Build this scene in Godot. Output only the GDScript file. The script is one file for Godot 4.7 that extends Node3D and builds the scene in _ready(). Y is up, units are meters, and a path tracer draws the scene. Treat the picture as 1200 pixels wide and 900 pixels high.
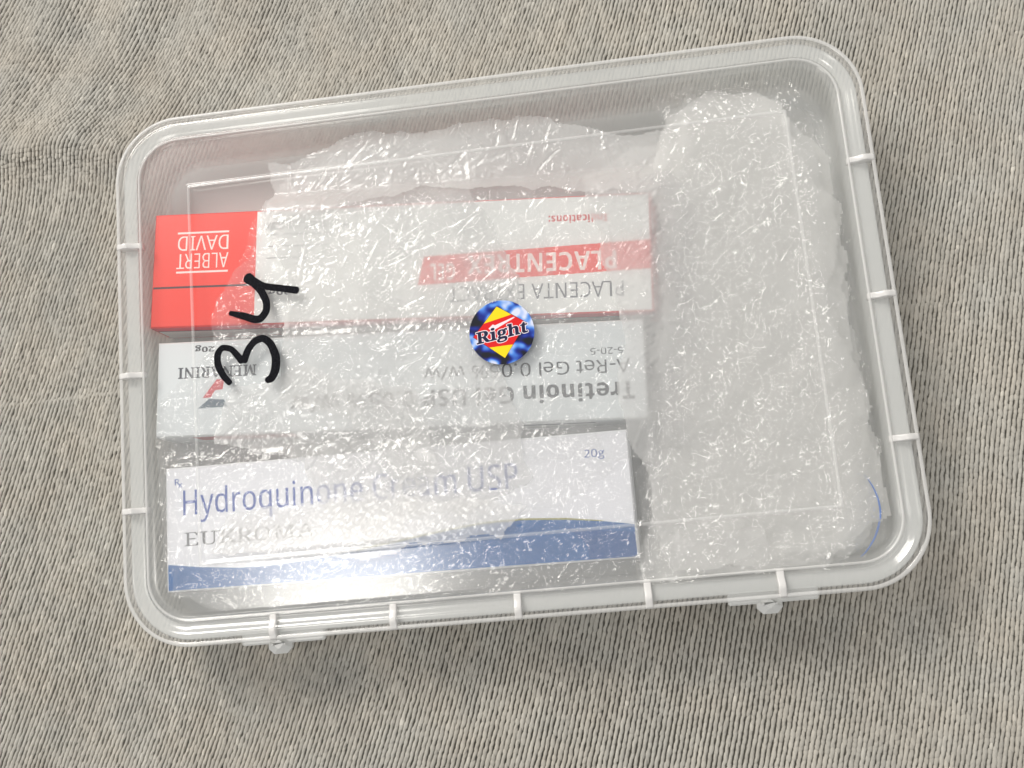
extends Node3D
# A shallow clear storage box lying on a ribbed knit cloth, seen from above. Built in millimetres (MM turns them to metres).
const MM := 0.001
const RIM := 22.4          # height of the lid's rim above the cloth
const HALF_W := 120.0
const HALF_D := 85.0
const CARTON_TOP := 16.8
const FLOOR := 1.25

var rng := RandomNumberGenerator.new()
var used := {}

# ---------------------------------------------------------------- helpers
func numbered(called: String) -> String:
	var n: int = used.get(called, 0)
	used[called] = n + 1
	return called if n == 0 else "%s_%03d" % [called, n]

func thing(called: String, label: String, category: String, at := Vector3.ZERO, turn := 0.0, group := "") -> Node3D:
	var o := Node3D.new()
	o.name = numbered(called)
	add_child(o)
	o.position = at * MM
	o.rotation.y = turn
	tag(o, label, category, group)
	return o

func tag(o: Node, label: String, category: String, group := "") -> void:
	o.set_meta("label", label)
	o.set_meta("category", category)
	if group:
		o.set_meta("group", group)

func part(called: String, mesh: Mesh, m: Material, parent: Node) -> MeshInstance3D:
	var o := MeshInstance3D.new()
	o.name = called
	o.mesh = mesh
	o.material_override = m
	parent.add_child(o, true)
	return o

func plastic(c: Color, veil: float, rough: float, called: String) -> StandardMaterial3D:
	var m := StandardMaterial3D.new()
	m.resource_name = called
	m.transparency = BaseMaterial3D.TRANSPARENCY_ALPHA
	m.albedo_color = Color(c.r, c.g, c.b, veil)
	m.roughness = rough
	m.metallic_specular = 0.5
	m.cull_mode = BaseMaterial3D.CULL_DISABLED
	return m

func solid(c: Color, rough: float, called: String) -> StandardMaterial3D:
	var m := StandardMaterial3D.new()
	m.resource_name = called
	m.albedo_color = c.linear_to_srgb()
	m.roughness = rough
	return m

# the outline of a rounded rectangle, set in by d
func outline(d: float) -> PackedVector2Array:
	var a := HALF_W - d
	var b := HALF_D - d
	var r := maxf(21.0 - d, 0.7)
	var pts := PackedVector2Array()
	var centres := [Vector2(a - r, b - r), Vector2(-a + r, b - r), Vector2(-a + r, -b + r), Vector2(a - r, -b + r)]
	for k in 4:
		for i in 17:
			var t := PI / 2 * (k + i / 16.0)
			pts.append(centres[k] + Vector2(cos(t), sin(t)) * r)
		var nxt: Vector2 = centres[(k + 1) % 4] + Vector2(cos(PI / 2 * (k + 1)), sin(PI / 2 * (k + 1))) * r
		var from := pts[pts.size() - 1]
		for i in range(1, 8):
			pts.append(from.lerp(nxt, i / 8.0))
	return pts

# sweeps a profile of (inset, height above the rim) round the box; smooth across it
func sweep(profile: Array, fill_end := false, flip := false) -> ArrayMesh:
	var verts := PackedVector3Array()
	var index := PackedInt32Array()
	var rows := []
	for p in profile:
		rows.append(outline(p[0]))
	var n: int = rows[0].size()
	for j in profile.size():
		for q in rows[j]:
			verts.append(Vector3(q.x, RIM + profile[j][1], q.y) * MM)
	for j in profile.size() - 1:
		for i in n:
			var a := j * n + i
			var b := j * n + (i + 1) % n
			var c := a + n
			var d := b + n
			index.append_array([a, c, b, b, c, d] if flip else [a, b, c, b, d, c])
	if fill_end:
		var last := profile.size() - 1
		var mid := verts.size()
		verts.append(Vector3(0, RIM + profile[last][1], 0) * MM)
		for i in n:
			var a := last * n + i
			var b := last * n + (i + 1) % n
			index.append_array([a, mid, b] if flip else [a, b, mid])
	return smooth_mesh(verts, index)

func smooth_mesh(verts: PackedVector3Array, index: PackedInt32Array) -> ArrayMesh:
	var normals := PackedVector3Array()
	normals.resize(verts.size())
	for t in index.size() / 3:
		var a := index[t * 3]
		var b := index[t * 3 + 1]
		var c := index[t * 3 + 2]
		var nn := (verts[c] - verts[a]).cross(verts[b] - verts[a])
		normals[a] += nn
		normals[b] += nn
		normals[c] += nn
	for i in normals.size():
		normals[i] = normals[i].normalized() if normals[i].length() > 0.0 else Vector3.UP
	return array_mesh(verts, normals, index)

func array_mesh(verts: PackedVector3Array, normals: PackedVector3Array, index: PackedInt32Array, uv := PackedVector2Array()) -> ArrayMesh:
	var arrays := []
	arrays.resize(Mesh.ARRAY_MAX)
	arrays[Mesh.ARRAY_VERTEX] = verts
	arrays[Mesh.ARRAY_NORMAL] = normals
	arrays[Mesh.ARRAY_INDEX] = index
	if uv.size():
		arrays[Mesh.ARRAY_TEX_UV] = uv
	var m := ArrayMesh.new()
	m.add_surface_from_arrays(Mesh.PRIMITIVE_TRIANGLES, arrays)
	return m

# a box with rounded-off edges, in mm
func soft_box(size: Vector3, bevel: float) -> ArrayMesh:
	var st := SurfaceTool.new()
	st.begin(Mesh.PRIMITIVE_TRIANGLES)
	st.set_smooth_group(-1)
	var h := size / 2
	var ring := []          # four levels of eight corners
	for lv in [[-h.y, bevel], [-h.y + bevel, 0.0], [h.y - bevel, 0.0], [h.y, bevel]]:
		var x: float = h.x - lv[1]
		var z: float = h.z - lv[1]
		var c: float = bevel
		var y: float = lv[0]
		ring.append([Vector3(x, y, z - c), Vector3(x - c, y, z), Vector3(-x + c, y, z), Vector3(-x, y, z - c), Vector3(-x, y, -z + c), Vector3(-x + c, y, -z), Vector3(x - c, y, -z), Vector3(x, y, -z + c)])
	for j in 3:
		for i in 8:
			var a: Vector3 = ring[j][i]
			var b: Vector3 = ring[j][(i + 1) % 8]
			var c2: Vector3 = ring[j + 1][i]
			var d: Vector3 = ring[j + 1][(i + 1) % 8]
			for v in [a, b, c2, b, d, c2]:
				st.add_vertex(v * MM)
	for i in range(1, 7):
		for v in [ring[3][0], ring[3][i], ring[3][i + 1]]:
			st.add_vertex(v * MM)
		for v in [ring[0][0], ring[0][i + 1], ring[0][i]]:
			st.add_vertex(v * MM)
	st.generate_normals()
	return st.commit()

# prints lettering into a picture: the glyphs' triangles, fitted into the box (x0, y0)-(x1, y1); turned by half a turn when the carton lies upside down
func print_text(im: Image, text: String, box: Rect2, c: Color, face := "Droid Sans", weight := 400, upside := false, slant := 0.0, grow := 0.0) -> void:
	var f := SystemFont.new()
	f.font_names = PackedStringArray([face])
	f.font_weight = weight
	var tm := TextMesh.new()
	tm.text = text
	tm.font = f
	tm.font_size = 48
	tm.pixel_size = 1.0
	tm.depth = 0.0
	tm.curve_step = 3.0
	var arrays := tm.surface_get_arrays(0)
	var v: PackedVector3Array = arrays[Mesh.ARRAY_VERTEX]
	var index: PackedInt32Array = arrays[Mesh.ARRAY_INDEX] if arrays[Mesh.ARRAY_INDEX] != null else PackedInt32Array(range(v.size()))
	var lo := Vector2(1e9, 1e9)
	var hi := -lo
	for p in v:
		lo = lo.min(Vector2(p.x, -p.y))
		hi = hi.max(Vector2(p.x, -p.y))
	var scl := box.size / (hi - lo)
	var q := PackedVector2Array()
	for p in v:
		var s := (Vector2(p.x, -p.y) - lo) * scl + box.position
		s.y += (s.x - box.position.x) * slant
		if upside:
			s = Vector2(im.get_width(), im.get_height()) - s
		q.append(s)
	var offs := [Vector2.ZERO]
	if grow > 0.0:
		for k in 12:
			offs.append(Vector2.from_angle(TAU * k / 12.0) * grow)
	for o in offs:
		for t in index.size() / 3:
			fill_tri(im, q[index[t * 3]] + o, q[index[t * 3 + 1]] + o, q[index[t * 3 + 2]] + o, c)

func fill_tri(im: Image, a: Vector2, b: Vector2, c: Vector2, col: Color) -> void:
	var y0 := maxi(0, int(ceil(minf(a.y, minf(b.y, c.y)) - 0.5)))
	var y1 := mini(im.get_height() - 1, int(floor(maxf(a.y, maxf(b.y, c.y)) - 0.5)))
	for y in range(y0, y1 + 1):
		var yy := y + 0.5
		var x0 := 1e9
		var x1 := -1e9
		for e in [[a, b], [b, c], [c, a]]:
			var p: Vector2 = e[0]
			var r: Vector2 = e[1]
			if (p.y <= yy) != (r.y <= yy):
				var x: float = p.x + (yy - p.y) / (r.y - p.y) * (r.x - p.x)
				x0 = minf(x0, x)
				x1 = maxf(x1, x)
		if x1 >= x0:
			var i0 := maxi(0, int(ceil(x0 - 0.5)))
			var i1 := mini(im.get_width() - 1, int(ceil(x1 - 0.5)) - 1)
			if i1 >= i0:
				im.fill_rect(Rect2i(i0, y, i1 - i0 + 1, 1), col)

func fill_poly(im: Image, pts: PackedVector2Array, col: Color) -> void:
	var tri := Geometry2D.triangulate_polygon(pts)
	for t in tri.size() / 3:
		fill_tri(im, pts[tri[t * 3]], pts[tri[t * 3 + 1]], pts[tri[t * 3 + 2]], col)

func line(im: Image, a: Vector2, b: Vector2, w: float, col: Color) -> void:
	var n := (b - a).normalized().orthogonal() * w / 2
	fill_poly(im, PackedVector2Array([a + n, b + n, b - n, a - n]), col)

func noise(s: int, freq: float, octaves := 3, kind := FastNoiseLite.TYPE_SIMPLEX_SMOOTH, fractal := FastNoiseLite.FRACTAL_FBM) -> FastNoiseLite:
	var n := FastNoiseLite.new()
	n.seed = s
	n.frequency = freq
	n.noise_type = kind
	n.fractal_type = fractal
	n.fractal_octaves = octaves
	return n

# ---------------------------------------------------------------- the scene
func _ready() -> void:
	rng.seed = 7
	var cam := Camera3D.new()
	cam.name = "camera"
	add_child(cam)
	cam.transform = Transform3D(Basis(Vector3(0.99081, -0.10342, 0.0872), Vector3(0.1032, 0.16114, -0.98152), Vector3(0.08746, 0.9815, 0.17033)).orthonormalized(), Vector3(30.04, 313.46, 66.11) * MM)
	cam.fov = 42.74
	cam.near = 0.01
	cam.far = 20.0
	cam.current = true
	var lens := CameraAttributesPhysical.new()
	lens.frustum_near = 0.01
	lens.frustum_far = 20.0
	lens.frustum_focal_length = 30.67
	lens.frustum_focus_distance = 0.303
	lens.exposure_aperture = 16.0
	cam.attributes = lens

	var we := WorldEnvironment.new()
	we.name = "room_light"
	var env := Environment.new()
	env.background_mode = Environment.BG_COLOR
	env.background_color = Color(0.37, 0.372, 0.372).linear_to_srgb()
	env.tonemap_mode = Environment.TONE_MAPPER_LINEAR
	env.tonemap_exposure = 1.29
	env.sdfgi_enabled = true
	env.ssao_enabled = true
	env.ssil_enabled = true
	we.environment = env
	add_child(we)

	ceiling_lamp(Vector3(-475, 1520, 175))
	added_main_light(Vector3(-820, 1260, -1180))
	knit_cloth()
	storage_box()
	cartons()
	bubble_wrap()
	lid()
	sticker()
	blue_strip()

func ceiling_lamp(at: Vector3) -> void:
	var t := thing("ceiling_lamp", "round white ceiling lamp above the box", "lamp", at)
	var housing := CylinderMesh.new()
	housing.top_radius = 0.23
	housing.bottom_radius = 0.25
	housing.height = 0.05
	var h := part("housing", housing, solid(Color(0.75, 0.75, 0.74), 0.5, "white_metal"), t)
	h.position.y = 0.045
	var d := CylinderMesh.new()
	d.top_radius = 0.22
	d.bottom_radius = 0.21
	d.height = 0.02
	var m := solid(Color(0.9, 0.9, 0.88), 0.4, "lamp_diffuser")
	m.emission_enabled = true
	m.emission = Color(1, 0.98, 0.95)
	m.emission_energy_multiplier = 1.0
	part("lamp_diffuser", d, m, t).position.y = 0.01
	var l := AreaLight3D.new()
	l.name = "lamp_glow"
	l.area_size = Vector2(0.30, 0.24)
	l.light_color = Color(1, 0.985, 0.96)
	l.light_energy = 0.25
	l.shadow_enabled = true
	l.rotation.x = -PI / 2
	l.position.y = -0.004
	t.add_child(l)

func added_main_light(at: Vector3) -> void:
	# the soft main light: a broad diffused panel added out of view, behind and left
	var t := thing("added_light_panel", "added unseen broad white diffused light panel behind and left of the box", "lamp", at)
	t.basis = Basis.looking_at(-at.normalized(), Vector3.UP)
	var frame := part("frame", soft_box(Vector3(860, 660, 40), 8.0), solid(Color(0.5, 0.5, 0.5), 0.5, "panel_frame"), t)
	frame.position.z = 0.03
	var m := solid(Color(0.9, 0.9, 0.9), 0.5, "panel_diffuser")
	m.emission_enabled = true
	m.emission = Color(1, 0.99, 0.97)
	m.emission_energy_multiplier = 1.0
	part("diffuser", soft_box(Vector3(810, 610, 12), 3.0), m, t)
	var l := AreaLight3D.new()
	l.name = "panel_glow"
	l.area_size = Vector2(0.8, 0.6)
	l.light_color = Color(1, 0.985, 0.96)
	l.light_energy = 2.3
	l.shadow_enabled = true
	l.position.z = -0.012
	t.add_child(l)

# ---------------------------------------------------------------- the cloth
func cloth_height(x: float, z: float) -> float:
	# lies flat under the box, undulates round it, with one soft fold on the left
	var d := maxf(absf(x) - 118.0, absf(z) - 83.0)
	var free := smoothstep(0.0, 40.0, d)
	var h := free * (1.6 * sin(x * 0.021 + z * 0.013 + 1.0) + 1.1 * sin(x * 0.047 - z * 0.031))
	var fold := -90.0 + 8.0 * smoothstep(-150.0, -120.0, x)
	h += 3.2 * exp(-pow((z - fold + 3.0) / 9.0, 2.0)) * smoothstep(-118.0, -145.0, x)
	return h - 1.2 * free

func cloth_lean(x: float, z: float) -> float:
	# how far the ribs lean to the right towards the back (degrees)
	var u := clampf((x + 174.0) / 355.0, 0.0, 1.0)
	var v := clampf((z + 135.0) / 265.0, 0.0, 1.0)
	var back := lerpf(24.0, 13.0, u)
	var mid := lerpf(14.0, 9.0, u)
	var front := lerpf(17.0, 9.0, u)
	var a := lerpf(back, mid, smoothstep(0.0, 0.5, v)) if v < 0.5 else lerpf(mid, front, smoothstep(0.5, 1.0, v))
	var edge := smoothstep(-92.0, -135.0, x)
	var fold := -91.0 + 8.0 * smoothstep(-155.0, -120.0, x) + 1.5 * sin(x * 0.21)
	a += edge * lerpf(9.0 * smoothstep(-135.0, -105.0, z), -17.0 * (1.0 - smoothstep(-80.0, -45.0, z)), smoothstep(fold - 5.0, fold + 4.0, z))
	a += 1.3 * sin(x * 0.022 + z * 0.03) + 1.2 * sin(z * 0.11 - x * 0.012)
	return a + 5.5

func knit_cloth() -> void:
	var t := thing("knit_cloth", "grey beige ribbed knit cloth spread out under the clear storage box", "cloth")
	t.set_meta("kind", "structure")
	var under := solid(Color(0.40, 0.38, 0.325), 1.0, "yarn_backing")
	# the backing between the stitches
	var verts := PackedVector3Array()
	var index := PackedInt32Array()
	var nx := 160
	var nz := 130
	for j in nz + 1:
		for i in nx + 1:
			var x := -400.0 + 800.0 * i / nx
			var z := -325.0 + 650.0 * j / nz
			verts.append(Vector3(x, cloth_height(x, z) - 2.0, z) * MM)
	for j in nz:
		for i in nx:
			var a := j * (nx + 1) + i
			index.append_array([a, a + 1, a + nx + 1, a + 1, a + nx + 2, a + nx + 1])
	part("backing", smooth_mesh(verts, index), under, t)
	# one stitch: a plump lozenge of yarn, lying along the rib
	var sv := PackedVector3Array()
	var si := PackedInt32Array()
	for j in 5:
		var a := -PI / 2 + PI * j / 4.0
		for i in 8:
			var b := TAU * i / 8.0
			sv.append(Vector3(cos(b) * pow(maxf(cos(a), 0.0), 0.7), sin(b) * pow(maxf(cos(a), 0.0), 0.7), sin(a)))
	for j in 4:
		for i in 8:
			var a := j * 8 + i
			var b := j * 8 + (i + 1) % 8
			si.append_array([a, a + 8, b, b, a + 8, b + 8])
	var yarn := StandardMaterial3D.new()
	yarn.resource_name = "yarn"
	yarn.vertex_color_use_as_albedo = true
	yarn.roughness = 0.95
	yarn.metallic_specular = 0.25
	var stitch := smooth_mesh(sv, si)
	var pitch := 1.46
	var ribs := 480
	var rows := 400
	var blotch := noise(11, 0.02, 3)
	var streak := noise(12, 0.25, 2)
	var buffer := PackedFloat32Array()
	buffer.resize(ribs * rows * 16)
	var count := 0
	for i in ribs:
		var x0 := (i - ribs / 2) * pitch
		var rib_tint := rng.randf_range(0.95, 1.05)
		for way in [-1, 1]:
			var x := x0
			for k in (rows / 2):
				var z: float = way * (k + 0.5) * pitch * 0.97
				var lean := deg_to_rad(cloth_lean(x, z))
				x -= way * tan(lean) * pitch * 0.97
				var px := x + rng.randf_range(-0.12, 0.12)
				var pz := z + rng.randf_range(-0.12, 0.12)
				var y := cloth_height(px, pz) - 0.62 + rng.randf_range(-0.05, 0.05)
				var w := rng.randf_range(0.70, 0.84) if rng.randf() < 0.3 + 0.4 * blotch.get_noise_2d(x * 0.8, z * 0.8 + 900.0) else rng.randf_range(0.55, 0.69)
				var len := rng.randf_range(1.15, 1.9)
				var hgt := rng.randf_range(0.5, 0.66)
				var twist := lean + rng.randf_range(-0.16, 0.16)
				var ax := Vector3(cos(twist), 0, sin(twist)) * w
				var az := Vector3(-sin(twist), rng.randf_range(-0.12, 0.12), cos(twist)) * len
				var o := count * 16
				buffer[o] = ax.x * MM
				buffer[o + 1] = 0.0
				buffer[o + 2] = az.x * MM
				buffer[o + 3] = px * MM
				buffer[o + 4] = 0.0
				buffer[o + 5] = hgt * MM
				buffer[o + 6] = az.y * MM
				buffer[o + 7] = y * MM
				buffer[o + 8] = ax.z * MM
				buffer[o + 9] = 0.0
				buffer[o + 10] = az.z * MM
				buffer[o + 11] = pz * MM
				var b := 1.0 + 0.10 * blotch.get_noise_2d(px, pz) + 0.10 * streak.get_noise_2d(px, pz * 0.2)
				b *= rib_tint * rng.randf_range(0.94, 1.06)
				if rng.randf() < 0.008:
					b *= 1.25
				var warm := 0.03 * blotch.get_noise_2d(px * 1.7 + 300.0, pz * 1.7)
				buffer[o + 12] = 0.45 * b * (1.0 + warm)
				buffer[o + 13] = 0.425 * b
				buffer[o + 14] = 0.378 * b * (1.0 - warm)
				buffer[o + 15] = 1.0
				count += 1
	var mm := MultiMesh.new()
	mm.transform_format = MultiMesh.TRANSFORM_3D
	mm.use_colors = true
	mm.mesh = stitch
	mm.instance_count = count
	mm.buffer = buffer
	var mi := MultiMeshInstance3D.new()
	mi.name = "knit_stitches"
	mi.multimesh = mm
	mi.material_override = yarn
	mi.set_meta("kind", "stuff")
	t.add_child(mi)

# ---------------------------------------------------------------- the box and its lid
func storage_box() -> void:
	var t := thing("storage_box", "shallow clear milky plastic storage box with rounded corners on the knit cloth", "storage box")
	var body := plastic(Color(0.90, 0.905, 0.895), 0.46, 0.34, "milky_plastic")
	var wall := [[9.8, -20.9], [8.2, -19.9], [7.4, -18.2], [6.9, -14.0], [6.5, -2.6], [6.2, -2.25], [2.3, -2.25], [1.9, -2.5], [1.9, -3.6], [2.2, -3.8], [5.2, -3.8], [5.5, -4.4], [5.8, -14.0], [6.3, -19.0], [7.4, -21.3], [9.8, -22.1]]
	part("wall", sweep(wall), body, t)
	part("base", join([sweep([[9.8, -20.9], [10.6, -21.1], [13.0, -21.15]], true), sweep([[9.8, -22.1], [10.6, -22.25], [13.0, -22.3]], true, true)]), body, t)
	var tabm := plastic(Color(0.93, 0.93, 0.92), 0.8, 0.27, "clear_tab")
	for x in [-72.8, 73.9]:
		var tab := part("latch_tab", soft_box(Vector3(26, 2.2, 3.8), 0.5), tabm, t)
		tab.position = Vector3(x, RIM - 7.6, 84.6) * MM
		var nub := part("nub", soft_box(Vector3(7.4, 5.0, 6.0), 1.7), tabm, tab)
		nub.position = Vector3(-1.2, -0.5, 2.0) * MM

func join(meshes: Array) -> ArrayMesh:
	var st := SurfaceTool.new()
	for m in meshes:
		st.append_from(m, 0, Transform3D.IDENTITY)
	return st.commit()

func lid() -> void:
	var t := thing("lid", "clear plastic lid with a ridged rim and handwritten 34 in black marker", "lid")
	var rim_m := plastic(Color(0.93, 0.93, 0.925), 0.06, 0.14, "clear_lid_rim")
	var panel_m := plastic(Color(0.94, 0.94, 0.935), 0.014, 0.17, "clear_lid_panel")
	var rib_m := plastic(Color(0.95, 0.94, 0.93), 0.72, 0.24, "milky_rib")
	var top := [[0.0, -4.5], [0.0, -0.9], [0.12, -0.55], [0.5, -0.35], [1.0, -0.4], [1.35, -0.75], [1.6, -0.75], [1.95, -0.25], [2.5, 0.3], [3.3, 0.55], [4.1, 0.4], [4.8, -0.2], [5.3, -0.8], [5.9, -1.1], [6.9, -1.2], [7.3, -1.1], [7.55, -0.7], [7.85, -0.5], [8.15, -0.55], [8.4, -0.95], [8.6, -1.4], [8.9, -1.65], [9.8, -1.7]]
	var under := [[9.8, -2.8], [8.2, -2.75], [7.6, -2.3], [7.0, -2.1], [5.7, -2.0], [4.6, -1.35], [3.9, -0.75], [3.2, -0.6], [2.5, -0.8], [1.9, -1.4], [1.5, -1.7], [1.1, -1.9], [1.0, -2.3], [1.0, -4.4], [0.8, -4.55], [0.3, -4.6], [0.0, -4.5]]
	part("rim", sweep(under + top.slice(1)), rim_m, t)
	var ptop := [[9.8, -1.7], [12.0, -1.7], [23.2, -1.7], [23.6, -1.62], [23.85, -1.35], [24.2, -1.2], [24.55, -1.3], [24.8, -1.65], [25.1, -2.0], [25.5, -2.1], [27.0, -2.1]]
	var pund := [[9.8, -2.8], [12.0, -2.8], [23.2, -2.8], [23.7, -2.7], [24.2, -2.4], [24.7, -2.75], [25.3, -3.15], [27.0, -3.2]]
	part("panel", join([sweep(ptop, true), sweep(pund, true, true)]), panel_m, t)
	# the thick edges, which scatter light: the lip inside the rim and the step round the middle field
	var bead_m := plastic(Color(0.95, 0.945, 0.935), 0.42, 0.3, "milky_edge")
	var step_m := plastic(Color(0.95, 0.945, 0.935), 0.24, 0.26, "milky_step")
	part("lip_bead", sweep([[7.5, -0.74], [7.6, -0.6], [7.85, -0.47], [8.12, -0.52], [8.3, -0.75]]), bead_m, t)
	part("step_bead", sweep([[23.72, -1.45], [23.85, -1.31], [24.2, -1.16], [24.55, -1.26], [24.72, -1.5]]), step_m, t)
	part("outer_edge", sweep([[-0.03, -4.5], [-0.03, -0.9], [0.1, -0.52], [0.48, -0.32], [1.0, -0.37], [1.2, -0.55]]), bead_m, t)
	# the short white ribs across the rim
	for z in [-42.4, 0.2, 42.9]:
		for s in [-1.0, 1.0]:
			rim_rib(t, Vector3(s * 116.0, 0, z), 1.9, PI / 2, rib_m)
	for x in [-73.7, -37.1, 0.0, 38.0, 75.9]:
		rim_rib(t, Vector3(x, 0, 81.0), 2.2, 0.0, rib_m)
	# the handwriting
	var ink := solid(Color(0.006, 0.006, 0.010), 0.32, "black_marker_ink")
	ink.metallic_specular = 0.2
	# dry streaks where the pen skipped on the slick plastic
	var dry := NoiseTexture2D.new()
	dry.width = 256
	dry.height = 256
	dry.seamless = true
	dry.noise = noise(33, 0.03, 4, FastNoiseLite.TYPE_SIMPLEX, FastNoiseLite.FRACTAL_RIDGED)
	var ramp := Gradient.new()
	ramp.offsets = PackedFloat32Array([0.0, 0.74, 0.85, 1.0])
	ramp.colors = PackedColorArray([Color(0.05, 0.05, 0.07), Color(0.06, 0.06, 0.08), Color(0.32, 0.32, 0.36), Color(0.5, 0.5, 0.55)])
	dry.color_ramp = ramp
	ink.albedo_color = Color.WHITE
	ink.albedo_texture = dry
	ink.uv1_triplanar = true
	ink.uv1_scale = Vector3(90, 90, 260)
	var y := RIM - 2.1
	var four := stroke([[-78.3, -28.6], [-76.9, -27.4], [-75.62, -26.24], [-73.3, -23.15], [-71.72, -19.47], [-71.87, -16.35], [-73.71, -14.13], [-75.8, -14.01], [-79.23, -15.44], [-84.06, -17.03]], [1.76, 1.75, 1.47, 1.24, 1.20, 1.20, 1.24, 1.29, 1.20, 0.78], y + 0.03)
	var bar := stroke([[-77.2, -28.2], [-75.0, -26.1], [-71.85, -24.39], [-66.33, -23.05], [-60.83, -21.71]], [1.33, 1.33, 1.10, 1.15, 1.20], y + 0.045)
	part("marker_digit", join([four, bar]), ink, t)
	var three := stroke([[-84.28, 6.05], [-86.59, 3.07], [-88.19, -0.52], [-88.2, -3.96], [-86.59, -5.86], [-83.83, -5.21], [-81.83, -2.93], [-80.0, -0.4]], [0.95, 1.10, 1.15, 1.10, 1.01, 0.97, 1.06, 1.20], y + 0.03)
	var three_b := stroke([[-80.0, -0.3], [-78.31, -4.27], [-76.12, -6.78], [-73.31, -7.51], [-70.98, -5.53], [-69.45, -1.25], [-69.78, 2.81], [-71.14, 5.39], [-73.24, 6.19]], [1.23, 1.15, 1.15, 1.20, 1.24, 1.38, 1.43, 1.29, 0.92], y + 0.045)
	part("marker_digit", join([three, three_b]), ink, t)

func rim_rib(t: Node3D, at: Vector3, w: float, turn: float, m: Material) -> void:
	# follows the rim's humps, from the lip to the outer edge; local z points outwards at turn 0
	var prof := [[-4.2, -1.0], [-3.2, -0.75], [-1.4, -0.5], [0.0, 0.6], [1.3, 0.72], [2.4, 0.2], [3.3, -0.1], [3.95, -0.3]]
	var verts := PackedVector3Array()
	var index := PackedInt32Array()
	for p in prof:
		for q in [[-w / 2, -3.0], [-w / 2, p[1] - 0.25], [-w / 2 + 0.3, p[1] + 0.05], [w / 2 - 0.3, p[1] + 0.05], [w / 2, p[1] - 0.25], [w / 2, -3.0]]:
			verts.append(Vector3(q[0], RIM + q[1], p[0]) * MM)
	for j in prof.size() - 1:
		for i in 6:
			var a := j * 6 + i
			var b := j * 6 + (i + 1) % 6
			index.append_array([a, b, a + 6, b, b + 6, a + 6])
	for e in [0, (prof.size() - 1) * 6]:
		for i in range(1, 5):
			index.append_array([e, e + i + 1, e + i] if e == 0 else [e, e + i, e + i + 1])
	var o := part("rib", smooth_mesh(verts, index), m, t)
	o.position = at * MM
	o.rotation.y = turn if at.x >= 0.0 or turn == 0.0 else -turn

# a flat line of ink with rounded ends and uneven edges
func stroke(pts: Array, widths: Array, y: float) -> ArrayMesh:
	var c := Curve3D.new()
	for i in pts.size():
		var p := Vector3(pts[i][0], widths[i], pts[i][1])
		var before := Vector3(pts[maxi(i - 1, 0)][0], 0, pts[maxi(i - 1, 0)][1])
		var after := Vector3(pts[mini(i + 1, pts.size() - 1)][0], 0, pts[mini(i + 1, pts.size() - 1)][1])
		var k := (after - before) / 7.5
		c.add_point(p, -k, k)
	c.bake_interval = 0.25
	var baked := c.get_baked_points()
	var verts := PackedVector3Array()
	var index := PackedInt32Array()
	var n := baked.size()
	var wob := noise(31, 0.5, 2)
	for i in n:
		var p := baked[i]
		var d := (baked[mini(i + 1, n - 1)] - baked[maxi(i - 1, 0)]) * Vector3(1, 0, 1)
		d = d.normalized()
		var side := Vector3(-d.z, 0, d.x)
		var w := p.y * (1.0 + 0.07 * wob.get_noise_2d(i * 1.3, p.x))
		var run := minf(i, n - 1 - i) * 0.25
		w *= sqrt(clampf(1.0 - pow(1.0 - minf(run / p.y, 1.0), 2.0), 0.06, 1.0))
		var base := Vector3(p.x, y, p.z)
		verts.append((base - side * w - Vector3(0, 0.02, 0)) * MM)
		verts.append((base - side * w * 0.85) * MM)
		verts.append((base + side * w * 0.85) * MM)
		verts.append((base + side * w - Vector3(0, 0.02, 0)) * MM)
	for i in n - 1:
		for k in 3:
			var a := i * 4 + k
			index.append_array([a, a + 4, a + 1, a + 1, a + 4, a + 5])
	var m := smooth_mesh(verts, index)
	return m

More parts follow.
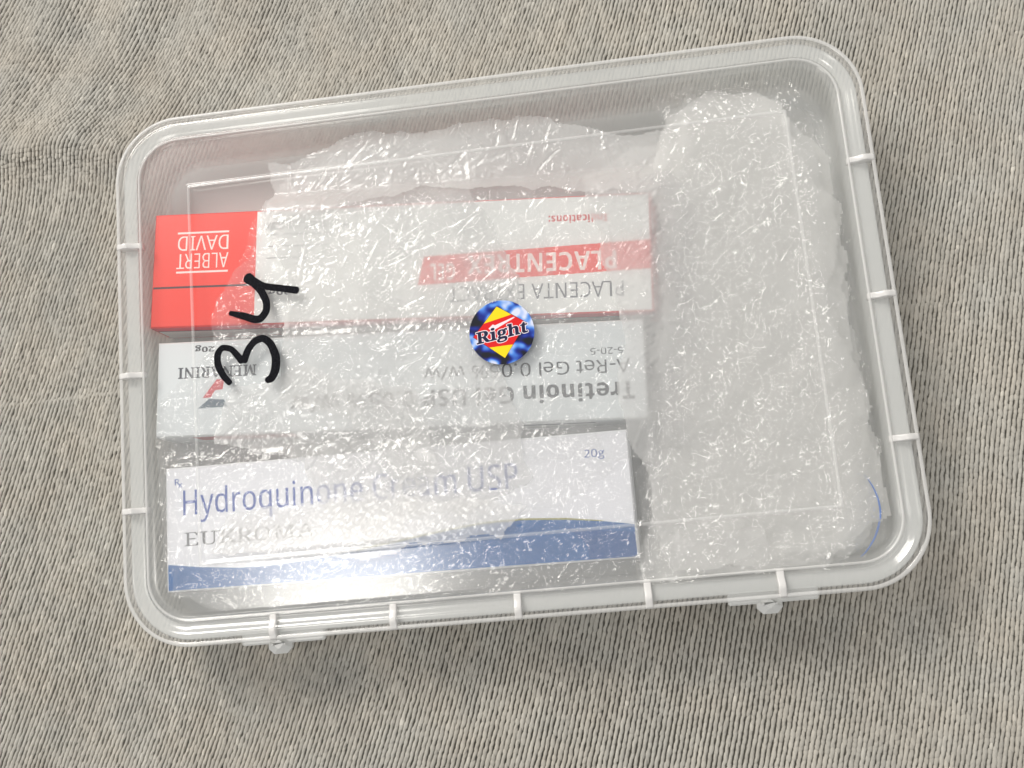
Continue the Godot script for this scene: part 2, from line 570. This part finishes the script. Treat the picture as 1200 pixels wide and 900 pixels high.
func sticker() -> void:
	var size := 400
	var im := Image.create(size, size, false, Image.FORMAT_RGB8)
	var a := noise(41, 0.0065, 2)
	for y in size:
		for x in size:
			var v := a.get_noise_2d(x, y) * 1.05 + 0.41 + 0.10 * a.get_noise_2d(x * 2.1 + 900, y * 2.1)
			var c: Color
			if v < 0.35:
				c = Color(0.01, 0.02, 0.10).lerp(Color(0.03, 0.12, 0.52), clampf((v - 0.1) / 0.25, 0, 1))
			elif v < 0.62:
				c = Color(0.03, 0.12, 0.52).lerp(Color(0.32, 0.55, 0.90), (v - 0.35) / 0.27)
			else:
				c = Color(0.32, 0.55, 0.90).lerp(Color(0.86, 0.88, 0.97), clampf((v - 0.62) / 0.3, 0, 1))
			im.set_pixel(x, y, c)
	# mm on the disc to pixels
	var at := func(x: float, z: float) -> Vector2: return Vector2((x - 2.2 + 10.05) / 20.1 * size, (z + 1.15 + 10.05) / 20.1 * size)
	var top: Vector2 = at.call(1.3, -9.4)
	var right: Vector2 = at.call(10.0, -3.4)
	var low: Vector2 = at.call(2.5, 7.0)
	var left: Vector2 = at.call(-6.7, -0.5)
	fill_poly(im, PackedVector2Array([top + Vector2(0, -3), right + Vector2(3, 0), low + Vector2(0, 3), left + Vector2(-3, 0)]), Color(0.05, 0.05, 0.08))
	fill_poly(im, PackedVector2Array([top, right, low, left]), Color(1.0, 0.86, 0.02))
	fill_poly(im, PackedVector2Array([top.lerp(left, 0.60), top.lerp(right, 0.56), right, right.lerp(low, 0.62), left.lerp(low, 0.50), left]), Color(0.88, 0.05, 0.06))
	var red_top: Array = [top.lerp(left, 0.56), top.lerp(right, 0.50)]
	fill_poly(im, PackedVector2Array([red_top[0], red_top[1], right, left]), Color(0.88, 0.05, 0.06))
	# tick
	var px := func(u: float, v: float) -> Vector2: return Vector2((u - 210.0) / 750.0 * size, (v - 120.0) / 740.0 * size)
	fill_poly(im, PackedVector2Array([px.call(435, 432), px.call(490, 388), px.call(512, 402), px.call(742, 326), px.call(748, 338), px.call(470, 470)]), Color(0.98, 0.9, 0.92))
	var p0: Vector2 = px.call(288, 425)
	var p1: Vector2 = px.call(885, 640)
	var box := Rect2(p0 + Vector2(0, 18), Vector2(p1.x - p0.x, (640 - 455) / 740.0 * size))
	print_text(im, "Right", box, Color(0.97, 0.93, 0.95), "Droid Serif", 700, false, -0.14, 6.0)
	print_text(im, "Right", box, Color(0.03, 0.04, 0.22), "Droid Serif", 700, false, -0.14, 1.6)
	var m := StandardMaterial3D.new()
	m.resource_name = "printed_sticker"
	m.albedo_texture = ImageTexture.create_from_image(im)
	m.roughness = 0.3
	var verts := PackedVector3Array([Vector3(0, 0.09, 0) * MM])
	var uv := PackedVector2Array([Vector2(0.5, 0.5)])
	var index := PackedInt32Array()
	var n := 64
	for ring in [[10.0, 0.09], [10.05, 0.06], [10.05, 0.01]]:
		for i in n:
			var d := Vector2.from_angle(TAU * i / n)
			verts.append(Vector3(d.x * ring[0], ring[1], d.y * ring[0]) * MM)
			uv.append(d * 0.498 + Vector2(0.5, 0.5))
	for i in n:
		index.append_array([0, 1 + i, 1 + (i + 1) % n])
		for r in 2:
			var a2 := 1 + r * n + i
			var b2 := 1 + r * n + (i + 1) % n
			index.append_array([a2, a2 + n, b2, b2, a2 + n, b2 + n])
	var normals := PackedVector3Array()
	normals.resize(verts.size())
	normals.fill(Vector3.UP)
	var o := MeshInstance3D.new()
	o.name = numbered("round_sticker")
	o.mesh = array_mesh(verts, normals, index, uv)
	o.material_override = m
	o.position = Vector3(2.2, RIM - 2.1, -1.15) * MM
	tag(o, "round blue marbled sticker with yellow and red diamond on the lid", "sticker")
	add_child(o)

# ---------------------------------------------------------------- the cartons
const PXMM := 9.0

func carton(called: String, label: String, at: Vector2, size: Vector3, deg: float, top: Image, front: Image, side_color: Color, bulge := 0.0) -> Node3D:
	var t := thing(called, label, "carton", Vector3(at.x, FLOOR, at.y), -deg_to_rad(deg))
	var h := size / 2
	var b := 0.45
	var paper := func(im: Image) -> StandardMaterial3D:
		var m := StandardMaterial3D.new()
		m.resource_name = "printed_card"
		m.albedo_texture = ImageTexture.create_from_image(im)
		m.roughness = 0.42
		m.texture_repeat = false
		return m
	var dent := noise(int(size.x * 10.0), 0.05, 2)
	var quad := func(a: Vector3, bb: Vector3, c: Vector3, d: Vector3) -> ArrayMesh:
		# a = left back, bb = right back, c = right front, d = left front, seen from outside; a little bowed
		var vs := PackedVector3Array()
		var uvs := PackedVector2Array()
		var idx := PackedInt32Array()
		var nrm := (c - a).cross(bb - a).normalized()
		if nrm.dot((a + c) / 2 - Vector3(0, h.y, 0)) < 0.0:
			nrm = -nrm
		for j in 7:
			for i in 13:
				var u := i / 12.0
				var v := j / 6.0
				var p: Vector3 = a.lerp(bb, u).lerp(d.lerp(c, u), v)
				p += nrm * sin(PI * u) * sin(PI * v) * (0.3 + 0.35 * dent.get_noise_2d(p.x, p.z + p.y))
				vs.append(p * MM)
				uvs.append(Vector2(u, v))
		for j in 6:
			for i in 12:
				var k := j * 13 + i
				idx.append_array([k, k + 1, k + 13, k + 1, k + 14, k + 13])
		var sm := smooth_mesh(vs, idx)
		var arr := sm.surface_get_arrays(0)
		return array_mesh(vs, arr[Mesh.ARRAY_NORMAL], idx, uvs)
	var y1 := size.y
	part("top_panel", quad.call(Vector3(-h.x + b, y1, -h.z + b), Vector3(h.x - b, y1, -h.z + b), Vector3(h.x - b, y1, h.z - b), Vector3(-h.x + b, y1, h.z - b)), paper.call(top), t)
	part("front_panel", quad.call(Vector3(-h.x + b, y1 - b, h.z), Vector3(h.x - b, y1 - b, h.z), Vector3(h.x - b, b, h.z), Vector3(-h.x + b, b, h.z)), paper.call(front), t)
	# the folded edges, the other sides and the tucked ends
	var st := SurfaceTool.new()
	st.begin(Mesh.PRIMITIVE_TRIANGLES)
	st.set_smooth_group(-1)
	var r0 := [Vector3(-h.x, 0.05, -h.z), Vector3(h.x + bulge, 0.05, -h.z), Vector3(h.x + bulge, 0.05, h.z - 0.02), Vector3(-h.x, 0.05, h.z - 0.02)]
	var r1 := [Vector3(-h.x, y1 - b, -h.z), Vector3(h.x, y1 - b, -h.z), Vector3(h.x, y1 - b, h.z), Vector3(-h.x, y1 - b, h.z)]
	var r2 := [Vector3(-h.x + b, y1, -h.z + b), Vector3(h.x - b, y1, -h.z + b), Vector3(h.x - b, y1, h.z - b), Vector3(-h.x + b, y1, h.z - b)]
	for i in 4:
		var j := (i + 1) % 4
		if i != 2:
			for v in [r0[i], r1[i], r0[j], r0[j], r1[i], r1[j]]:
				st.add_vertex(v * MM)
		for v in [r1[i], r2[i], r1[j], r1[j], r2[i], r2[j]]:
			st.add_vertex(v * MM)
	for v in [r0[0], r0[1], r0[2], r0[0], r0[2], r0[3]]:
		st.add_vertex(v * MM)
	st.generate_normals()
	part("shell", st.commit(), solid(side_color, 0.45, "card_side"), t)
	var flap := part("end_flap", soft_box(Vector3(0.5, size.y * 0.55, size.z * 0.9), 0.12), solid(side_color, 0.45, "card_flap"), t)
	flap.position = Vector3(h.x + bulge * 0.62 + 0.2, size.y * 0.32, 0) * MM
	flap.rotation.z = atan2(bulge, size.y)
	return t

func blank(size_mm: Vector2, c: Color) -> Image:
	var im := Image.create(int(size_mm.x * PXMM), int(size_mm.y * PXMM), false, Image.FORMAT_RGB8)
	im.fill(c)
	return im

func cartons() -> void:
	var hgt := CARTON_TOP - FLOOR - 0.02
	# --- red and white carton, upside down; print boxes are in mm from the photo's left back corner
	var sz := Vector2(161.6, 38.2)
	var im := blank(sz, Color(0.93, 0.93, 0.92))
	var k := PXMM
	var red := Color(0.94, 0.19, 0.09)
	im.fill_rect(Rect2i(0, 0, int(34.5 * k), int(sz.y * k)), red)
	line(im, Vector2(0, 25.0 * k), Vector2(34.5 * k, 25.0 * k), 0.75 * k, Color(0.12, 0.05, 0.10))
	# white lettering, upside down: boxes given for the turned print
	var flip := func(x: float, y: float, w: float, h: float, s: Vector2 = Vector2(161.6, 38.2)) -> Rect2: return Rect2(Vector2(s.x - x - w, s.y - y - h) * k, Vector2(w, h) * k)
	im.fill_rect(Rect2i(int(7.6 * k), int(6.0 * k), int(17.6 * k), int(0.75 * k)), Color(0.96, 0.9, 0.88))
	im.fill_rect(Rect2i(int(7.6 * k), int(19.6 * k), int(17.6 * k), int(0.75 * k)), Color(0.96, 0.9, 0.88))
	print_text(im, "DAVID", flip.call(7.8, 7.5, 17.2, 5.0), Color(0.97, 0.91, 0.89), "Droid Sans", 400, true)
	print_text(im, "ALBERT", flip.call(7.6, 13.6, 17.6, 5.2), Color(0.97, 0.91, 0.89), "Droid Sans", 400, true)
	var grey := Color(0.45, 0.45, 0.47)
	for i in 4:
		line(im, Vector2(38 * k, (4.2 + i * 4.0) * k), Vector2((62 - i * 2.0) * k, (4.4 + i * 4.0) * k), 0.22 * k, grey)
	print_text(im, "For topical use only", flip.call(37.5, 5.0, 28, 1.9), grey, "Droid Sans", 400, true)
	print_text(im, "20g", flip.call(39, 25.6, 7.5, 3.4), Color(0.3, 0.3, 0.33), "Droid Sans", 700, true)
	fill_poly(im, PackedVector2Array([Vector2(90 * k, 18.0 * k), Vector2(sz.x * k, 15.2 * k), Vector2(sz.x * k, 24.6 * k), Vector2(88 * k, 27.4 * k)]), red)
	print_text(im, "PLACENTREX", flip.call(104, 18.3, 47, 6.2), Color(0.97, 0.92, 0.9), "Droid Sans", 700, true)
	print_text(im, "GEL", flip.call(92, 20.5, 8, 5.6), Color(0.97, 0.92, 0.9), "Droid Sans", 700, true)
	print_text(im, "PLACENTA EXTRACT", flip.call(98, 28.4, 55, 5.0), Color(0.38, 0.38, 0.41), "Droid Sans", 400, true)
	print_text(im, "Indications:", flip.call(130, 6.0, 18.5, 2.8), Color(0.85, 0.2, 0.2), "Droid Sans", 700, true)
	var fr := blank(Vector2(sz.x, 15.5), Color(0.86, 0.17, 0.28))
	fr.fill_rect(Rect2i(0, int(4.6 * k), int(sz.x * k), int(1.0 * k)), Color(0.12, 0.08, 0.12))
	fr.fill_rect(Rect2i(0, int(5.6 * k), int(sz.x * k), int(11 * k)), Color(0.93, 0.93, 0.92))
	carton("red_white_carton", "red and white carton lying upside down, at the back of the three cartons", Vector2(-29.93, -28.7), Vector3(sz.x, hgt, sz.y), 4.4, im, fr, Color(0.82, 0.025, 0.018), 3.0)

	# --- grey white gel carton, upside down
	sz = Vector2(155.2, 30.7)
	im = blank(sz, Color(0.86, 0.875, 0.88))
	var ink := Color(0.17, 0.18, 0.20)
	print_text(im, "Tretinoin Gel USP 0.05% w/w", flip.call(44, 19.2, 108, 6.0, sz), ink, "Droid Sans", 700, true)
	print_text(im, "A-Ret Gel 0.05% w/w", flip.call(87, 12.0, 64, 4.6, sz), ink, "Droid Sans", 400, true)
	print_text(im, "5-20-5", flip.call(139, 8.2, 10.0, 2.2, sz), ink, "Droid Sans", 400, true)
	print_text(im, "MENARINI", flip.call(6.6, 8.3, 26, 3.6, sz), Color(0.22, 0.23, 0.26), "Droid Serif", 700, true)
	print_text(im, "20g", flip.call(12, 0.9, 6.5, 2.4, sz), ink, "Droid Sans", 700, true)
	fill_poly(im, PackedVector2Array([Vector2(15 * k, 18.5 * k), Vector2(19.5 * k, 12.6 * k), Vector2(22 * k, 12.8 * k), Vector2(21.5 * k, 16.0 * k), Vector2(19 * k, 16.2 * k), Vector2(17.5 * k, 18.6 * k)]), Color(0.80, 0.18, 0.22))
	fill_poly(im, PackedVector2Array([Vector2(13.5 * k, 22 * k), Vector2(17.0 * k, 19.0 * k), Vector2(22 * k, 19.4 * k), Vector2(23.4 * k, 21.8 * k)]), Color(0.28, 0.36, 0.42))
	fr = blank(Vector2(sz.x, 15.5), Color(0.86, 0.875, 0.88))
	fr.fill_rect(Rect2i(int(11 * k), int(1.5 * k), int(33 * k), int(9 * k)), Color(0.66, 0.13, 0.14))
	fr.fill_rect(Rect2i(int(60 * k), int(4.0 * k), int(80 * k), int(2.0 * k)), Color(0.35, 0.36, 0.38))
	carton("grey_gel_carton", "greyish white gel carton lying upside down between red carton and blue banded carton", Vector2(-32.7, 9.32), Vector3(sz.x, hgt, sz.y), 3.4, im, fr, Color(0.72, 0.73, 0.72), 0.6)

	# --- white cream carton with a blue band
	sz = Vector2(145.2, 38.3)
	im = blank(sz, Color(0.92, 0.92, 0.935))
	var blue := Color(0.0, 0.36, 0.62)
	var band := PackedVector2Array([Vector2(0, 30.1 * k), Vector2(10 * k, 31.5 * k), Vector2(22 * k, 32.6 * k), Vector2(32 * k, 32.8 * k), Vector2(45 * k, 32.0 * k), Vector2(60 * k, 30.3 * k), Vector2(75 * k, 28.2 * k), Vector2(88 * k, 26.3 * k), Vector2(100 * k, 25.0 * k), Vector2(112 * k, 24.8 * k), Vector2(125 * k, 25.7 * k), Vector2(136 * k, 27.0 * k), Vector2(sz.x * k, 28.6 * k)])
	var olive := PackedVector2Array()
	for i in range(5, 12):
		olive.append(band[i] + Vector2(0, -0.55 * k * minf(1.0, minf(i - 4.0, 11.5 - i))))
	for i in range(11, 4, -1):
		olive.append(band[i] + Vector2(0, 0.3 * k))
	fill_poly(im, olive, Color(0.62, 0.60, 0.32))
	var full := band.duplicate()
	full.append_array([Vector2(sz.x * k, sz.y * k), Vector2(0, sz.y * k)])
	fill_poly(im, full, blue)
	fill_poly(im, PackedVector2Array([Vector2(124 * k, 28 * k), Vector2(131 * k, 29.2 * k), Vector2(sz.x * k, 30.8 * k), Vector2(sz.x * k, sz.y * k), Vector2(131 * k, sz.y * k), Vector2(130.5 * k, 34 * k), Vector2(128 * k, 30.5 * k)]), Color(0.0, 0.31, 0.58))
	var pen := Color(0.10, 0.26, 0.62)
	print_text(im, "Hydroquinone Cream USP", Rect2(5.2 * k, 6.5 * k, 106 * k, 11.0 * k), pen)
	print_text(im, "R", Rect2(2.6 * k, 3.2 * k, 1.5 * k, 1.9 * k), pen)
	print_text(im, "x", Rect2(3.6 * k, 4.6 * k, 1.4 * k, 1.3 * k), pen)
	print_text(im, "EUKROMA", Rect2(5.4 * k, 20.4 * k, 42 * k, 4.3 * k), Color(0.42, 0.42, 0.43), "Droid Serif", 400)
	print_text(im, "20g", Rect2(132 * k, 4.8 * k, 6.0 * k, 3.2 * k), pen)
	fr = blank(Vector2(sz.x, 15.5), Color(0.92, 0.92, 0.935))
	carton("blue_band_carton", "white carton with blue Hydroquinone lettering and a curved blue band, front row", Vector2(-35.7, 50.25), Vector3(sz.x, hgt, sz.y), 0.75, im, fr, Color(0.80, 0.80, 0.82), 0.5)

# ---------------------------------------------------------------- the bubble wrap
# distance outside the cartons' tops (negative inside)
func off_cartons(p: Vector2) -> float:
	var best := 1e9
	for c in [[-29.93, -28.7, 161.6, 38.2, 4.4], [-32.7, 9.32, 155.2, 30.7, 3.4], [-35.7, 50.25, 145.2, 38.3, 0.75]]:
		var q := (p - Vector2(c[0], c[1])).rotated(-deg_to_rad(c[4]))
		var d := Vector2(absf(q.x) - c[2] / 2, absf(q.y) - c[3] / 2)
		best = minf(best, maxf(d.x, d.y))
	return best

# lays a film on a grid. base(x, z) gives its height without creases
func film(edge: PackedVector2Array, step: float, shape: Callable, creases: int, crease_h: float, lowest: Callable, highest: float, salt: int) -> ArrayMesh:
	var lo := Vector2(1e9, 1e9)
	var hi := -lo
	for p in edge:
		lo = lo.min(p)
		hi = hi.max(p)
	lo -= Vector2(2, 2)
	hi += Vector2(2, 2)
	var nx := int((hi.x - lo.x) / step) + 1
	var nz := int((hi.y - lo.y) / step) + 1
	var h := PackedFloat32Array()
	h.resize(nx * nz)
	for j in nz:
		for i in nx:
			h[j * nx + i] = shape.call(lo.x + i * step, lo.y + j * step)
	# sharp little folds, as crumpled film has: each a bent ridge
	var r := RandomNumberGenerator.new()
	r.seed = 100 + salt
	var thick := noise(salt + 40, 0.045, 2)
	var start := Vector2.ZERO
	var aim := 0.0
	var left := 0
	for n in creases:
		# creases come in fans of nearly parallel folds, thick in some places and hardly any in others
		if left <= 0:
			for attempt in 6:
				start = Vector2(r.randf_range(0, nx - 1), r.randf_range(0, nz - 1))
				if thick.get_noise_2dv(lo + start * step) > r.randf_range(-0.45, 0.3):
					break
			aim = r.randf_range(0, TAU)
			left = r.randi_range(1, 5)
		left -= 1
		start += Vector2.from_angle(aim + PI / 2).rotated(r.randf_range(-0.5, 0.5)) * r.randf_range(0.6, 3.0) / step
		var p := start + Vector2.from_angle(aim) * r.randf_range(-2.5, 2.5) / step
		var dir := aim + r.randf_range(-0.7, 0.7)
		var bend := r.randf_range(-0.3, 0.3)
		var len := r.randf_range(1.2, 5.0) if r.randf() < 0.88 else r.randf_range(6.0, 22.0)
		if len > 6.0:
			bend *= 0.25
		var amp := crease_h * r.randf_range(0.3, 1.4) * (1.0 if r.randf() < 0.65 else -1.0)
		var width := maxf(r.randf_range(0.3, 0.7) / step, 1.05)
		if len > 6.0:
			amp *= 1.4
			width *= 1.4
		var steps := int(len / step)
		var touched := {}
		for s in steps:
			var fade := sin(PI * (s + 0.5) / steps)
			p += Vector2.from_angle(dir)
			dir += bend * step * 0.5
			var w := int(ceil(width))
			for dj in range(-w, w + 1):
				for di in range(-w, w + 1):
					var x := int(p.x) + di
					var z := int(p.y) + dj
					if x < 0 or z < 0 or x >= nx or z >= nz:
						continue
					var away := Vector2(x, z).distance_to(p) / width
					if away >= 1.0:
						continue
					var add := amp * fade * (1.0 - away)
					var key := z * nx + x
					var had: float = touched.get(key, 0.0)
					if absf(add) > absf(had):
						h[key] += add - had
						touched[key] = add
	var rag := noise(salt + 60, 0.12, 3)
	var verts := PackedVector3Array()
	var normals := PackedVector3Array()
	verts.resize(nx * nz)
	normals.resize(nx * nz)
	var inside := PackedByteArray()
	inside.resize(nx * nz)
	for j in nz:
		for i in nx:
			var k := j * nx + i
			var x := lo.x + i * step
			var z := lo.y + j * step
			h[k] = clampf(h[k], lowest.call(x, z), highest - 0.35 * absf(rag.get_noise_2d(x * 2.2, z * 2.2 + 77.0)))
			verts[k] = Vector3(x, h[k], z) * MM
			var q := Vector2(x + 3.0 * rag.get_noise_2d(x * 0.35, z * 0.35), z + 3.0 * rag.get_noise_2d(x * 0.35 + 500.0, z * 0.35))
			inside[k] = 1 if Geometry2D.is_point_in_polygon(q, edge) else 0
	for j in nz:
		for i in nx:
			var a := h[j * nx + maxi(i - 1, 0)]
			var b := h[j * nx + mini(i + 1, nx - 1)]
			var c := h[maxi(j - 1, 0) * nx + i]
			var d := h[mini(j + 1, nz - 1) * nx + i]
			normals[j * nx + i] = Vector3(a - b, 2.0 * step, c - d).normalized()
	var index := PackedInt32Array()
	for j in nz - 1:
		for i in nx - 1:
			var k := j * nx + i
			if inside[k] and inside[k + 1] and inside[k + nx] and inside[k + nx + 1]:
				index.append_array([k, k + 1, k + nx, k + 1, k + nx + 1, k + nx])
	return array_mesh(verts, normals, index)

# height of a sheet's bubbles at a point: domes in a hexagonal grid, some burst
func bubbles(x: float, z: float, pitch: float, turn: float, height: float, salt: int) -> float:
	var p := Vector2(x, z).rotated(turn)
	var row := int(round(p.y / (pitch * 0.866)))
	var best := 0.0
	for r in range(row - 1, row + 2):
		var off := 0.5 * pitch if r & 1 else 0.0
		var col := roundf((p.x - off) / pitch)
		var c := Vector2(col * pitch + off, r * pitch * 0.866)
		var d := p.distance_to(c) / (pitch * 0.46)
		if d < 1.0:
			var full := fposmod(sin(col * 12.9898 + r * 78.233 + salt) * 43758.5453, 1.0)
			var f := 0.25 + 0.75 * full
			best = maxf(best, height * f * minf(1.0, 1.7 * sqrt(1.0 - d * d)))
	return best

func bubble_wrap() -> void:
	var film_m := plastic(Color(0.96, 0.96, 0.955), 0.03, 0.055, "bubble_film")
	var thin_m := plastic(Color(0.96, 0.96, 0.955), 0.075, 0.07, "backing_film")
	var wad_m := plastic(Color(0.96, 0.955, 0.945), 0.03, 0.06, "crumpled_film")
	var wad_haze_m := plastic(Color(0.985, 0.98, 0.965), 0.30, 0.08, "wad_film")
	var haze_m := plastic(Color(0.96, 0.955, 0.945), 0.34, 0.1, "folded_film")
	var top := RIM - 3.3
	var drape := noise(71, 0.035, 2)
	var wrinkle := noise(72, 0.16, 3, FastNoiseLite.TYPE_SIMPLEX_SMOOTH, FastNoiseLite.FRACTAL_RIDGED)
	var fine := noise(73, 0.5, 3, FastNoiseLite.TYPE_SIMPLEX_SMOOTH, FastNoiseLite.FRACTAL_RIDGED)
	var ground := func(x: float, z: float) -> float:
		var d := off_cartons(Vector2(x, z))
		return CARTON_TOP + 0.25 - (0.0 if d < 0.0 else minf(d * lerpf(0.95, 0.2, smoothstep(-62.0, -42.0, z)) * (1.0 - 0.75 * smoothstep(58.0, 68.0, z)), 6.0))
	var over_edge := PackedVector2Array()
	for p in [[-73.1, -51.3], [-79.5, -36.1], [-90.0, -23.0], [-90.5, -9.0], [-100.8, 1.1], [-110.5, 8.0], [-110.8, 32.4], [-109.3, 54.2], [-107.0, 70.0], [-91.0, 75.5], [-53.7, 76.5], [-12.1, 77.0], [2.0, 77.5], [9.0, 79.0], [15.5, 77.0], [48.3, 77.0], [62.0, 60.0], [66.0, 10.0], [64.0, -40.0], [58.0, -60.0], [48.4, -60.2], [35.3, -64.8], [22.5, -73.0], [0.4, -73.9], [-16.6, -71.8], [-39.0, -75.4], [-59.5, -67.1]]:
		over_edge.append(Vector2(p[0], p[1]))
	var t := thing("bubble_wrap_sheet", "creased clear bubble wrap sheet spread over the three cartons", "bubble wrap")
	var lowest := func(x: float, z: float) -> float: return CARTON_TOP + 0.12 if off_cartons(Vector2(x, z)) < 0.6 else FLOOR + 1.0
	var upper := func(x: float, z: float) -> float:
		var b := bubbles(x, z, 10.4, 0.3, 1.5, 3)
		return ground.call(x, z) + 0.35 + 0.8 * b + 0.5 * drape.get_noise_2d(x, z) + 0.15 * wrinkle.get_noise_2d(x, z)
	part("bubble_film", film(over_edge, 0.36, upper, 17000, 0.34, lowest, top, 1), film_m, t)
	var lower := func(x: float, z: float) -> float:
		return ground.call(x, z) + 0.1 + 0.3 * drape.get_noise_2d(x + 90.0, z) + 0.08 * wrinkle.get_noise_2d(x + 200.0, z)
	part("backing_film", film(over_edge, 0.5, lower, 6500, 0.28, lowest, top - 0.2, 2), thin_m, t)

	# where the sheet is folded over on itself
	var fold_edges := [
		[[-74, -56], [-66, -20], [-70, 12], [-44, 24], [-30, 50], [-14, 55], [8, 44], [2, 10], [10, -20], [-4, -50], [0, -70], [-30, -73], [-58, -66]],
		[[-18, -66], [-10, -30], [-4, 2], [28, 10], [70, 14], [72, -22], [62, -58], [34, -62]],
		[[-84, 6], [-92, 24], [-64, 32], [-52, 60], [-36, 60], [-20, 38], [-26, 14], [-60, 2]],
		[[-46, 14], [-40, 44], [-24, 58], [16, 52], [32, 44], [26, 26], [2, 16]],
		[[30, -50], [39, 0], [36, 30], [42, 50], [46, 76], [74, 76], [72, 0], [68, -60], [50, -60]],
		[[-52, -70], [-40, -30], [-46, 0], [-8, 6], [24, -4], [14, -50], [20, -72]],
	]
	fold_edges.append([[-72, -68], [-72, -46], [-20, -52], [62, -38], [60, -62], [36, -66], [22, -73], [-38, -75]])
	fold_edges.append([[-60, 18], [-8, 14], [46, 12], [46, 42], [0, 40], [-58, 42]])
	fold_edges.append([[-88, 46], [-40, 44], [6, 52], [-4, 60], [-52, 63], [-92, 58]])
	for n in fold_edges.size():
		var fe := PackedVector2Array()
		for p in fold_edges[n]:
			fe.append(Vector2(p[0], p[1]))
		var folded := func(x: float, z: float) -> float:
			return ground.call(x, z) + 0.4 + 0.18 * n + 0.8 * drape.get_noise_2d(x + 50.0 * n, z) + 0.1 * wrinkle.get_noise_2d(x - 70.0 * n, z)
		part("folded_film", film(fe, 0.5, folded, 900, 0.26, lowest, top - 0.06 * n, 30 + n), haze_m if n % 2 == 0 else thin_m, t)

	# the crumpled wad at the right
	var wad := thing("bubble_wrap_wad", "crumpled wad of bubble wrap filling the box's right end", "bubble wrap")
	var wad_edges := [
		[[36, 79], [42, 40], [53, -5], [55, -45], [58, -74], [77, -77], [94, -75], [106, -68], [111, -52], [110.5, -18], [110, 8], [110.4, 31], [110.6, 58], [108, 72], [99, 78], [70, 78]],
		[[42, 76], [43, 30], [54, -10], [62, -55], [66, -75], [80, -73], [90, -60], [101, -50], [105, -20], [109, 10], [107, 45], [104, 66], [92, 76]],
		[[38, 75], [50, 20], [52, -20], [60, -65], [75, -74], [95, -68], [100, -40], [108, -30], [103, 5], [110, 30], [109, 62], [100, 75], [70, 77]],
		[[40, 78], [44, 50], [60, 0], [57, -50], [64, -70], [88, -74], [98, -62], [106, -50], [108, -10], [104, 20], [109, 40], [106, 60], [95, 72]],
	]
	var heights := [17.7, 16.9, 15.9, 15.0, 12.5, 10.5, 8.5, 6.5, 4.5]
	var shift := RandomNumberGenerator.new()
	shift.seed = 5
	for n in 9:
		var creased := n == 0 or n == 1 or n == 4
		var edge := PackedVector2Array()
		for p in wad_edges[n % 4]:
			var q := Vector2(p[0], p[1]) if n == 0 else Vector2(p[0] + shift.randf_range(-4, 4), p[1] + shift.randf_range(-3, 4))
			edge.append(q.clamp(Vector2(34, -77), Vector2(111, 78)))
		var big := noise(80 + n, 0.06, 3)
		var mid := noise(90 + n, 0.17, 3, FastNoiseLite.TYPE_SIMPLEX_SMOOTH, FastNoiseLite.FRACTAL_RIDGED)
		var base_h: float = heights[n]
		var layer := func(x: float, z: float) -> float:
			var rim_drop := 3.0 * smoothstep(100.0, 112.0, x) + 3.0 * smoothstep(-60.0, -78.0, z)
			var h := base_h - rim_drop + (2.2 if creased else 1.0) * big.get_noise_2d(x, z)
			if creased:
				h += bubbles(x, z, 10.4, 0.9 + n, 0.5, 5 + n) + 0.18 * mid.get_noise_2d(x, z)
			return maxf(h, CARTON_TOP + 0.3) if x < 66.0 and off_cartons(Vector2(x, z)) < 1.0 else h
		var low := func(_x: float, _z: float) -> float: return FLOOR + 0.6
		part("crumpled_film", film(edge, 0.4 if creased else 0.7, layer, 9500 if creased else 200, 0.42 if creased else 0.15, low, top - 0.04 * n, 10 + n), wad_m if creased else wad_haze_m, wad)

func blue_strip() -> void:
	var pts := [[104.9, 52.0], [106.86, 55.77], [107.9, 60.0], [107.7, 64.62], [105.6, 70.0], [102.4, 74.2], [100.6, 75.6]]
	var c := Curve3D.new()
	for i in pts.size():
		var before := Vector3(pts[maxi(i - 1, 0)][0], 0, pts[maxi(i - 1, 0)][1])
		var after := Vector3(pts[mini(i + 1, pts.size() - 1)][0], 0, pts[mini(i + 1, pts.size() - 1)][1])
		c.add_point(Vector3(pts[i][0], 14.0, pts[i][1]), (before - after) / 6.0, (after - before) / 6.0)
	c.bake_interval = 0.6
	var verts := PackedVector3Array()
	var index := PackedInt32Array()
	var b := c.get_baked_points()
	for i in b.size():
		var p := b[i]
		var w := 0.12 + 0.22 * sin(PI * i / (b.size() - 1.0))
		for q in [[-w, 0.0], [-w * 0.6, 0.5], [w * 0.6, 0.5], [w, 0.0], [w * 0.6, -0.5], [-w * 0.6, -0.5]]:
			verts.append((p + Vector3(q[0], q[1], 0)) * MM)
	for i in b.size() - 1:
		for k in 6:
			var a := i * 6 + k
			var d := i * 6 + (k + 1) % 6
			index.append_array([a, a + 6, d, d, a + 6, d + 6])
	var o := MeshInstance3D.new()
	o.name = numbered("blue_strip")
	o.mesh = smooth_mesh(verts, index)
	o.material_override = solid(Color(0.10, 0.22, 0.62), 0.4, "blue_plastic")
	tag(o, "thin curved blue plastic strip inside the box's front right corner", "strip")
	add_child(o)
